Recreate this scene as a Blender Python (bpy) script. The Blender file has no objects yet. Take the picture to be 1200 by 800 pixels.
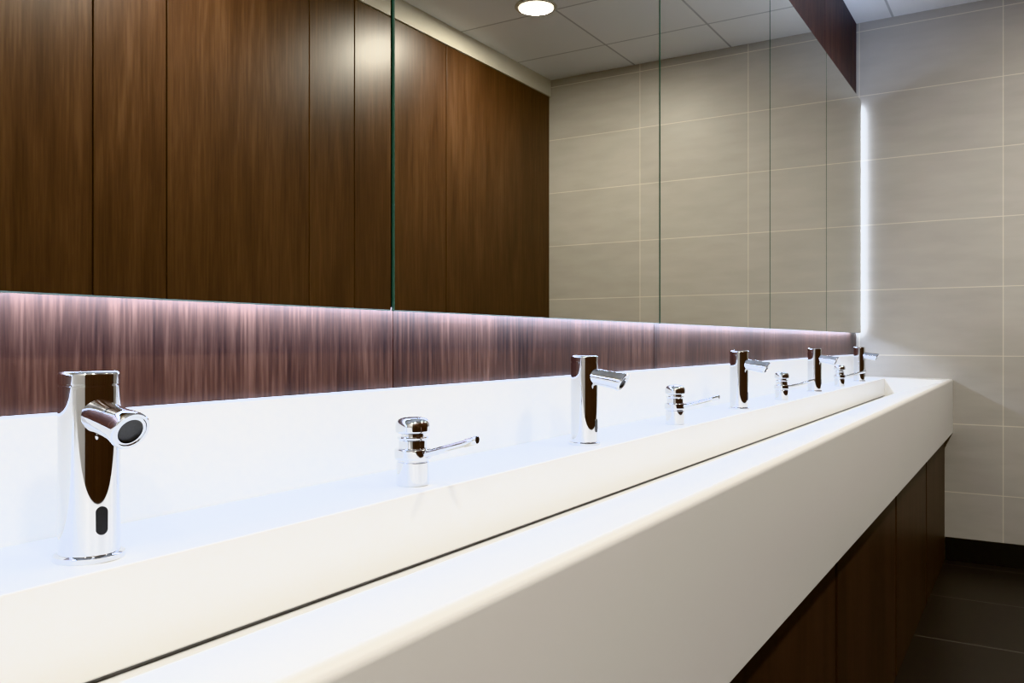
import bpy, bmesh, math
from mathutils import Vector, Matrix
S=bpy.context.scene
CAMH=1.107
XF=4.815   # far wall
XB=-1.6    # wall behind
YW=0.81    # mirror wall
YR=-1.17   # cubicle wall
ZC=CAMH+1.70
RIM=0.921

# ---------------------------------------------------------------- helpers
def new_obj(name,me,parent=None,mat=None):
    o=bpy.data.objects.new(name,me); S.collection.objects.link(o)
    if parent: o.parent=parent
    if mat:
        for m in (mat if isinstance(mat,(list,tuple)) else [mat]): me.materials.append(m)
    return o
def empty(name,loc=(0,0,0)):
    e=bpy.data.objects.new(name,None); S.collection.objects.link(e); e.location=loc; e.empty_display_size=.05; return e
def box(name,a,b,mat,parent=None,bevel=0):
    bm=bmesh.new()
    bmesh.ops.create_cube(bm,size=1)
    c=[(a[i]+b[i])/2 for i in range(3)]; s=[abs(b[i]-a[i]) for i in range(3)]
    for v in bm.verts: v.co=Vector([c[i]+v.co[i]*s[i] for i in range(3)])
    me=bpy.data.meshes.new(name); bm.to_mesh(me); bm.free()
    o=new_obj(name,me,parent,mat)
    if bevel:
        m=o.modifiers.new("bevel",'BEVEL'); m.width=bevel; m.segments=3; m.limit_method='ANGLE'
        me.shade_smooth(); 
        w=o.modifiers.new("wn",'WEIGHTED_NORMAL'); w.keep_sharp=True
    return o
def prism(name,prof,x0,x1,mat,parent=None,smooth=0):
    bm=bmesh.new()
    A=[bm.verts.new((x0,y,z)) for y,z in prof]; B=[bm.verts.new((x1,y,z)) for y,z in prof]
    n=len(prof)
    bm.faces.new(A); bm.faces.new(list(reversed(B)))
    for i in range(n):
        bm.faces.new((A[i],B[i],B[(i+1)%n],A[(i+1)%n]))
    bmesh.ops.recalc_face_normals(bm,faces=bm.faces)
    me=bpy.data.meshes.new(name); bm.to_mesh(me); bm.free()
    o=new_obj(name,me,parent,mat)
    if smooth:
        me.shade_smooth(); me.set_sharp_from_angle(angle=math.radians(35))
        w=o.modifiers.new("wn",'WEIGHTED_NORMAL'); w.keep_sharp=True
    return o
def finish(bm,name,mat,parent,ang=35):
    bmesh.ops.recalc_face_normals(bm,faces=bm.faces)
    me=bpy.data.meshes.new(name); bm.to_mesh(me); bm.free()
    me.shade_smooth(); me.set_sharp_from_angle(angle=math.radians(ang))
    return new_obj(name,me,parent,mat)
def lathe(name,prof,mat,parent,seg=64):
    # support rings keep long straight walls truly straight in shading
    p2=[prof[0]]
    for (r0,z0),(r1,z1) in zip(prof,prof[1:]):
        d=math.hypot(r1-r0,z1-z0)
        if d>.004:
            k=.0004/d
            p2.append((r0+(r1-r0)*k,z0+(z1-z0)*k)); p2.append((r1+(r0-r1)*k,z1+(z0-z1)*k))
        p2.append((r1,z1))
    prof=p2
    bm=bmesh.new(); rings=[]
    for r,z in prof:
        if r<1e-6: rings.append([bm.verts.new((0,0,z))])
        else: rings.append([bm.verts.new((r*math.cos(2*math.pi*i/seg),r*math.sin(2*math.pi*i/seg),z)) for i in range(seg)])
    for a,b in zip(rings,rings[1:]):
        for i in range(seg):
            j=(i+1)%seg
            if len(a)==1: bm.faces.new((a[0],b[j],b[i]))
            elif len(b)==1: bm.faces.new((a[i],a[j],b[0]))
            else: bm.faces.new((a[i],a[j],b[j],b[i]))
    return finish(bm,name,mat,parent,40)
def tube(name,secs,mats,parent,seg=40,lastmat=None):
    """secs: list of (centre, radius, shear) rings whose axis runs along -Y; shear slants the ring"""
    bm=bmesh.new(); rings=[]
    for c,r,k in secs:
        rg=[]
        for i in range(seg):
            t=2*math.pi*i/seg
            rg.append(bm.verts.new((c[0]+r*math.cos(t), c[1]-k*r*math.sin(t), c[2]+r*math.sin(t))))
        rings.append(rg)
    bm.faces.new(rings[0])
    for a,b in zip(rings,rings[1:]):
        for i in range(seg):
            j=(i+1)%seg; bm.faces.new((a[i],a[j],b[j],b[i]))
    f=bm.faces.new(rings[-1])
    if lastmat is not None: f.material_index=lastmat
    return finish(bm,name,mats,parent)

# ---------------------------------------------------------------- materials
def base(name,col,rough=.5,metal=0,spec=.5):
    m=bpy.data.materials.new(name); m.use_nodes=True
    b=m.node_tree.nodes['Principled BSDF']
    b.inputs['Base Color'].default_value=(*col,1); b.inputs['Roughness'].default_value=rough
    b.inputs['Metallic'].default_value=metal; b.inputs['Specular IOR Level'].default_value=spec
    return m,m.node_tree.nodes,m.node_tree.links,b
def simple(name,col,rough=.5,metal=0,var=.03,scale=12,spec=.5):
    m,N,L,b=base(name,col,rough,metal,spec)
    g=N.new('ShaderNodeNewGeometry'); n=N.new('ShaderNodeTexNoise'); n.inputs['Scale'].default_value=scale
    L.new(g.outputs['Position'],n.inputs['Vector'])
    r=N.new('ShaderNodeMapRange'); r.inputs['To Min'].default_value=1-var; r.inputs['To Max'].default_value=1+var
    L.new(n.outputs['Fac'],r.inputs['Value'])
    v=N.new('ShaderNodeVectorMath'); v.operation='SCALE'; v.inputs[0].default_value=col
    L.new(r.outputs['Result'],v.inputs['Scale']); L.new(v.outputs[0],b.inputs['Base Color'])
    return m
def wood(name,dark,mid,light,rough=.3,fine=1.0,contrast=1.0,kf=.33):
    m,N,L,b=base(name,mid,rough)
    g=N.new('ShaderNodeNewGeometry'); oi=N.new('ShaderNodeObjectInfo')
    off=N.new('ShaderNodeMath'); off.operation='MULTIPLY'; off.inputs[1].default_value=17
    L.new(oi.outputs['Random'],off.inputs[0])
    cb=N.new('ShaderNodeCombineXYZ'); L.new(off.outputs[0],cb.inputs[2]); L.new(off.outputs[0],cb.inputs[0])
    ad=N.new('ShaderNodeVectorMath'); L.new(g.outputs['Position'],ad.inputs[0]); L.new(cb.outputs[0],ad.inputs[1])
    def noise(sc,scale,det,dist=0):
        mp=N.new('ShaderNodeMapping'); mp.inputs['Scale'].default_value=sc
        L.new(ad.outputs[0],mp.inputs['Vector'])
        n=N.new('ShaderNodeTexNoise'); n.inputs['Scale'].default_value=scale; n.inputs['Detail'].default_value=det
        n.inputs['Distortion'].default_value=dist; n.inputs['Roughness'].default_value=.6
        L.new(mp.outputs[0],n.inputs['Vector']); return n
    n1=noise((1,1,.09),14*fine,4,.8); n2=noise((1,1,.04),120*fine,3,.1); n3=noise((1,1,.2),3.2,2,.3)
    def mul(n,k):
        q=N.new('ShaderNodeMath'); q.operation='MULTIPLY'; q.inputs[1].default_value=k; L.new(n.outputs['Fac'],q.inputs[0]); return q
    a=mul(n1,.75-kf); c=mul(n2,kf); d=mul(n3,.25)
    s1=N.new('ShaderNodeMath'); L.new(a.outputs[0],s1.inputs[0]); L.new(c.outputs[0],s1.inputs[1])
    s2=N.new('ShaderNodeMath'); L.new(s1.outputs[0],s2.inputs[0]); L.new(d.outputs[0],s2.inputs[1])
    cr=N.new('ShaderNodeValToRGB'); e=cr.color_ramp.elements
    h=.12/contrast
    e[0].position=.5-h; e[0].color=(*dark,1); e[1].position=.5+h; e[1].color=(*light,1)
    k=e.new(.5); k.color=(*mid,1)
    L.new(s2.outputs[0],cr.inputs['Fac']); L.new(cr.outputs['Color'],b.inputs['Base Color'])
    bp=N.new('ShaderNodeBump'); bp.inputs['Strength'].default_value=.02; bp.inputs['Distance'].default_value=.002
    L.new(n2.outputs['Fac'],bp.inputs['Height']); L.new(bp.outputs[0],b.inputs['Normal'])
    return m
def tiles(name,axes,phase,w,h,col,grout,rough,mortar=.0022,var=.08,streak=True,spec=.5):
    m,N,L,b=base(name,col,rough,0,spec)
    g=N.new('ShaderNodeNewGeometry'); sp=N.new('ShaderNodeSeparateXYZ'); L.new(g.outputs['Position'],sp.inputs[0])
    cb=N.new('ShaderNodeCombineXYZ')
    for i in range(2):
        q=N.new('ShaderNodeMath'); q.operation='SUBTRACT'; q.inputs[1].default_value=phase[i]-20*(w,h)[i]
        L.new(sp.outputs[axes[i]],q.inputs[0]); L.new(q.outputs[0],cb.inputs[i])
    br=N.new('ShaderNodeTexBrick'); br.offset=0; br.squash=1
    br.inputs['Scale'].default_value=1; br.inputs['Brick Width'].default_value=w; br.inputs['Row Height'].default_value=h
    br.inputs['Mortar Size'].default_value=mortar; br.inputs['Mortar Smooth'].default_value=.1
    br.inputs['Color1'].default_value=(*[c*.96 for c in col],1); br.inputs['Color2'].default_value=(*[c*1.04 for c in col],1)
    br.inputs['Mortar'].default_value=(*grout,1)
    L.new(cb.outputs[0],br.inputs['Vector'])
    mp=N.new('ShaderNodeMapping'); mp.inputs['Scale'].default_value=(1,1.2,5) if streak else (1,1,1); L.new(g.outputs['Position'],mp.inputs['Vector'])
    n=N.new('ShaderNodeTexNoise'); n.inputs['Scale'].default_value=3.5; n.inputs['Detail'].default_value=6; L.new(mp.outputs[0],n.inputs['Vector'])
    r=N.new('ShaderNodeMapRange'); r.inputs['To Min'].default_value=1-var; r.inputs['To Max'].default_value=1+var; L.new(n.outputs['Fac'],r.inputs['Value'])
    v=N.new('ShaderNodeVectorMath'); v.operation='SCALE'; L.new(br.outputs['Color'],v.inputs[0]); L.new(r.outputs[0],v.inputs['Scale'])
    L.new(v.outputs[0],b.inputs['Base Color'])
    bp=N.new('ShaderNodeBump'); bp.invert=True; bp.inputs['Strength'].default_value=.3; bp.inputs['Distance'].default_value=.002
    L.new(br.outputs['Fac'],bp.inputs['Height']); L.new(bp.outputs[0],b.inputs['Normal'])
    return m
def emit(name,col,st):
    m=bpy.data.materials.new(name); m.use_nodes=True; N=m.node_tree.nodes; N.clear()
    e=N.new('ShaderNodeEmission'); e.inputs[0].default_value=(*col,1); e.inputs[1].default_value=st
    o=N.new('ShaderNodeOutputMaterial'); m.node_tree.links.new(e.outputs[0],o.inputs[0]); return m

M_white=simple("solid_surface_white",(.78,.78,.765),.4,0,.012,4)
M_dark=simple("dark_recess",(.012,.012,.013),.6,0,.1,20)
M_slot=simple("slot_grey",(.3,.3,.305),.6,0,.1,20)
M_chrome=simple("chrome",(.68,.695,.72),.03,1,.01,30)
M_aer=simple("aerator_black",(.05,.05,.05),.4,0,.3,900)
M_sens=simple("sensor_glass",(.008,.008,.01),.08,0,.1,20)
M_mirror=simple("mirror_silver",(.82,.81,.73),.0,1,.003,2)
M_medge=simple("mirror_glass_edge",(.07,.13,.105),.12,0,.1,20)
M_alu=simple("aluminium",(.5,.5,.52),.35,.9,.03,40)
M_woodlow=wood("walnut_splash",(.020,.009,.006),(.058,.026,.0165),(.120,.060,.040),.45,1.7,1.05,.40)
M_woodwall=wood("walnut_cubicle",(.040,.020,.0125),(.066,.034,.0205),(.102,.056,.034),.40,1.0,.95,.36)
M_woodcab=wood("walnut_cabinet",(.026,.015,.012),(.046,.028,.022),(.072,.045,.036),.4,1,.9)
M_tile=tiles("wall_tile_beige",(1,2),(.13,0),.665,.345,(.46,.44,.405),(.68,.64,.55),.42,.0022,.12)
M_paint=simple("painted_white",(.75,.75,.74),.5,0,.01,3)
M_floor=tiles("floor_tile_dark",(0,1),(.51,-.13),.6,.6,(.018,.0165,.017),(.12,.112,.105),.35,.0035,.2,False)
M_ceil=tiles("ceiling_tile",(0,1),(.2,.03),.6,.6,(.80,.80,.79),(.50,.50,.49),.8,.006,.02,False)
M_trim=simple("trim_cream",(.60,.57,.50),.5)
M_base=simple("baseboard_black",(.012,.012,.013),.3)
M_lamp=emit("lamp_diffuser",(1,.92,.78),9)

# ---------------------------------------------------------------- room
t=.1
box("floor",(XB-t,YR-t-.05,-t),(XF+t,YW+t,0),M_floor)
box("ceiling",(XB-t,YR-t-.05,ZC),(XF+t,YW+t,ZC+t),M_ceil)
box("wall_far",(XF,YR-t-.05,0),(XF+t,YW+t,ZC),M_tile)
box("wall_back",(XB-t,YR-t-.05,0),(XB,YW+t,ZC),M_paint)
wl=box("wall_left",(XB,YW+.012,0),(XF,YW+t,ZC),M_dark)
wr=box("wall_right",(XB,YR-t-.05,0),(XF,YR-.03,ZC),M_dark)
# walnut boards on the mirror wall (full-height boards, joints ~1 m)
xs=[XB,-1.05,-.04,.974,1.987,3.0,4.01,XF]
for i in range(len(xs)-1):
    box(f"board_{i+1}",(xs[i]+.0008,YW,0.925),(xs[i+1]-.0008,YW+.012,ZC),M_woodlow,wl)
# cubicle fronts on the opposite wall
cub=empty("cubicle_partition")
xs=[XB,-1.31,-1.02,-.31,-.02,.67,.96,1.674,1.958,2.67,2.958,3.68,XF]
for i in range(len(xs)-1):
    box(f"panel_{i+1}",(xs[i]+.003,YR-.02,0.0),(xs[i+1]-.003,YR,2.70),M_woodwall,cub,.0015)
box("trim_cornice",(XB,YR-.03,2.70),(XF,YR+.012,ZC),M_trim)
box("baseboard_far",(XF-.012,YR,0),(XF,.385,.115),M_base)

# ---------------------------------------------------------------- trough washbasin
tb=empty("trough_washbasin")
YF=.351; RF=.917; r=.011
arc=[(YF+r-r*math.cos(a),RF-r+r*math.sin(a)) for a in [math.radians(q) for q in range(0,109,12)]]
prism("sloping_basin",[(YF,.645)]+arc+[(.672,.822),(.70,.822),(.70,.79),(YF+.03,.79),(YF+.03,.645)],XB+.001,4.64,M_white,tb,1)
arc2=[(YF+r-r*math.cos(a),RF-r+r*math.sin(a)) for a in [math.radians(q) for q in range(0,85,12)]]
prism("end_block",[(YF,.645)]+arc2+[(.60,RIM),(.7945,RIM),(.7945,.79),(YF+.03,.79),(YF+.03,.645)],4.6401,XF-.001,M_white,tb,1)
box("tap_ledge",(XB+.001,.645,.8335),(4.64,.7945,RIM),M_white,tb,.003)
box("drain_slot",(XB+.002,.653,.80),(4.638,.79,.836),M_slot,tb)
box("backsplash",(XB+.001,.795,.80),(XF-.001,YW-.001,RIM+.117),M_white,tb,.002)

# under-counter cabinet
vc=empty("vanity_cabinet")
box("carcass",(XB+.002,.41,0.0),(XF-.002,.80,.785),M_dark,vc)
xs=[XB+.002,-.80,.13,1.08,2.045,3.03,3.95,XF-.002]
for i in range(len(xs)-1):
    box(f"door_{i+1}",(xs[i]+.013,.387,.0),(xs[i+1]-.013,.408,.785),M_woodcab,vc,.0015)

# ---------------------------------------------------------------- mirrors
YM=.76; MZ0=CAMH+.0425; MZ1=CAMH+1.243
xs=[-1.06,-.074,.9135,1.90,2.888,3.80,4.66]
for i in range(len(xs)-1):
    e=empty("wall_mirror")
    a=xs[i]+.003; b=xs[i+1]-.003
    bm=bmesh.new(); bmesh.ops.create_cube(bm,size=1)
    for v in bm.verts: v.co=Vector(((a+b)/2+v.co.x*(b-a),YM+.003+v.co.y*.006,(MZ0+MZ1)/2+v.co.z*(MZ1-MZ0)))
    bmesh.ops.bevel(bm,geom=bm.edges[:],offset=.0015,segments=1,affect='EDGES')
    bmesh.ops.recalc_face_normals(bm,faces=bm.faces)
    for f in bm.faces: f.material_index=0 if abs(f.normal.y)>.98 else 1
    me=bpy.data.meshes.new("pane"); bm.to_mesh(me); bm.free(); new_obj("pane",me,e,[M_mirror,M_medge])
    box("backing",(a-.001,YM+.0061,MZ0+.006),(b+.001,YM+.016,MZ1-.006),M_dark,e)
    box("spacer",(a+.04,YM+.016,MZ0+.05),(b-.04,YW-.0005,MZ1-.05),M_alu,e)

# LED strips behind the mirrors
led=empty("led_strip_light")
def area(name,loc,rot,sx,sy,power,col,parent=None,shape='RECTANGLE',spread=180):
    l=bpy.data.lights.new(name,'AREA'); l.shape=shape; l.size=sx; l.size_y=sy; l.energy=power; l.color=col; l.spread=math.radians(spread)
    o=bpy.data.objects.new(name,l); S.collection.objects.link(o); o.location=loc; o.rotation_euler=rot
    if parent: o.parent=parent
    return o
xa,xb=-1.04,4.64
COOL=(.59,.72,1.0)
box("channel_bottom",(xa,.782,MZ0+.014),(xb,.806,MZ0+.022),M_alu,led)
area("glow_bottom",((xa+xb)/2,.794,MZ0+.012),(0,0,0),xb-xa,.02,24,COOL,led)
box("channel_top",(xa,.782,MZ1-.022),(xb,.806,MZ1-.014),M_alu,led)
area("glow_top",((xa+xb)/2,.794,MZ1-.012),(math.pi,0,0),xb-xa,.02,12,COOL,led)
box("channel_end",(4.776,.788,MZ0+.0),(4.783,.808,MZ1-.0),M_alu,led)
area("glow_end",(4.786,.796,(MZ0+MZ1)/2),(0,-math.pi/2,0),MZ1-MZ0,.012,1.9,(.72,.82,1.0),led)

# ---------------------------------------------------------------- taps
def faucet(x,y,rot=0):
    e=empty("sensor_faucet",(x,y,RIM)); e.rotation_euler=(0,0,math.radians(rot))
    R=.0245
    lathe("body",[(0,0.0002),(.0285,0.0002),(.0288,.0015),(.0285,.0045),(.027,.0055),(.0255,.0060),(R,.0062),(R,.148),(R-.0012,.1482),(R-.0012,.1496),(R,.1498),(R,.158),(R-.0006,.1595),(R-.002,.1604),(R-.0035,.1608),(0,.161)],M_chrome,e,96)
    z0=.124
    secs=[((0,-.005,z0),.0150,0),((0,-.022,z0-.001),.0150,0),((0,-.034,z0-.003),.0143,0),((0,-.05,z0-.0055),.0145,.1),((0,-.066,z0-.008),.0150,.35),((0,-.074,z0-.0095),.0154,.55),((0,-.0765,z0-.0100),.0152,.6),
          ((0,-.0778,z0-.0103),.0142,.62),((0,-.0778,z0-.0103),.0124,.62),((0,-.0765,z0-.0104),.0120,.62),((0,-.0765,z0-.0104),.0100,.62),((0,-.0735,z0-.0107),.0098,.62)]
    tube("spout",secs,[M_chrome,M_aer],e,48,1)
    bm=bmesh.new(); n=28; hw=.0050; hh=.0070; cz=.035
    rim=[]
    for i in range(n):
        t=2*math.pi*i/n; px=hw*math.cos(t); pz=hw*math.sin(t)+(hh if math.sin(t)>=0 else -hh)
        rim.append((px/R,pz))
    o1=[bm.verts.new(((R+.0006)*math.sin(a),-(R+.0006)*math.cos(a),cz+z)) for a,z in rim]
    o2=[bm.verts.new(((R-.001)*math.sin(a),-(R-.001)*math.cos(a),cz+z)) for a,z in rim]
    bm.faces.new(o1)
    for i in range(n): bm.faces.new((o1[i],o1[(i+1)%n],o2[(i+1)%n],o2[i]))
    finish(bm,"sensor_window",M_sens,e)
def dispenser(x,y):
    e=empty("soap_dispenser",(x,y,RIM))
    lathe("body",[(0,0.0002),(.0205,0.0002),(.0212,.001),(.0212,.030),(.0207,.0308),(.0195,.0312),(.0195,.0335),(.0228,.0340),(.0236,.0350),(.0238,.0365),(.0238,.0455),(.0234,.0468),(.0225,.0475),
        (.0185,.0480),(.0183,.0485),(.0180,.058),(.0197,.0600),(.0204,.0615),(.0197,.063),(.0152,.0635),(.0150,.067),(.0200,.0675),(.0216,.0685),(.0224,.0700),(.0225,.0765),(.0220,.0800),(.0207,.0830),(.0185,.0853),(.0150,.0870),(.0100,.0880),(.005,.0884),(0,.0885)],M_chrome,e,72)
    secs=[((0,-.015,.0395),.0060,0),((0,-.026,.0425),.0060,0),((0,-.03,.0436),.0050,0),((0,-.082,.0585),.0046,0),((0,-.083,.0588),.0056,0),((0,-.100,.0638),.0056,0),((0,-.1015,.0642),.0046,0)]
    tube("lever_spout",secs,[M_chrome],e,24)
for k in range(5): faucet(.428+.942*k,.693,-9 if k==0 else 0)
for k in range(4): dispenser(.866+.943*k,.687)

# ---------------------------------------------------------------- downlights
for x in (3.71,1.91,.11,-1.1):
    e=empty("downlight",(x,-.63,ZC))
    lathe("bezel",[(.088,-.001),(.105,-.0005),(.108,-.004),(.104,-.009),(.092,-.010),(.088,-.006),(.088,-.001)],M_trim,e)
    lathe("diffuser",[(0,-.004),(.088,-.004),(.088,-.0005),(0,-.0005)],M_lamp,e)
    area("lamp",(0,0,-.012),(0,0,0),.17,.17,29,(1,.94,.84),e,'DISK')

w=bpy.data.worlds.new("world"); S.world=w; w.use_nodes=True
w.node_tree.nodes['Background'].inputs[0].default_value=(.5,.5,.5,1); w.node_tree.nodes['Background'].inputs[1].default_value=.2

c=bpy.data.cameras.new("camera"); co=bpy.data.objects.new("camera",c); S.collection.objects.link(co)
c.sensor_width=36; c.lens=36*990/1200; c.clip_start=.02
a=math.atan(612/990)
co.location=(0,0,CAMH); co.rotation_euler=(math.pi/2,0,a-math.pi/2)
S.camera=co
try: S.view_settings.view_transform='Khronos PBR Neutral'
except Exception: S.view_settings.view_transform='Standard'
S.view_settings.look='None'
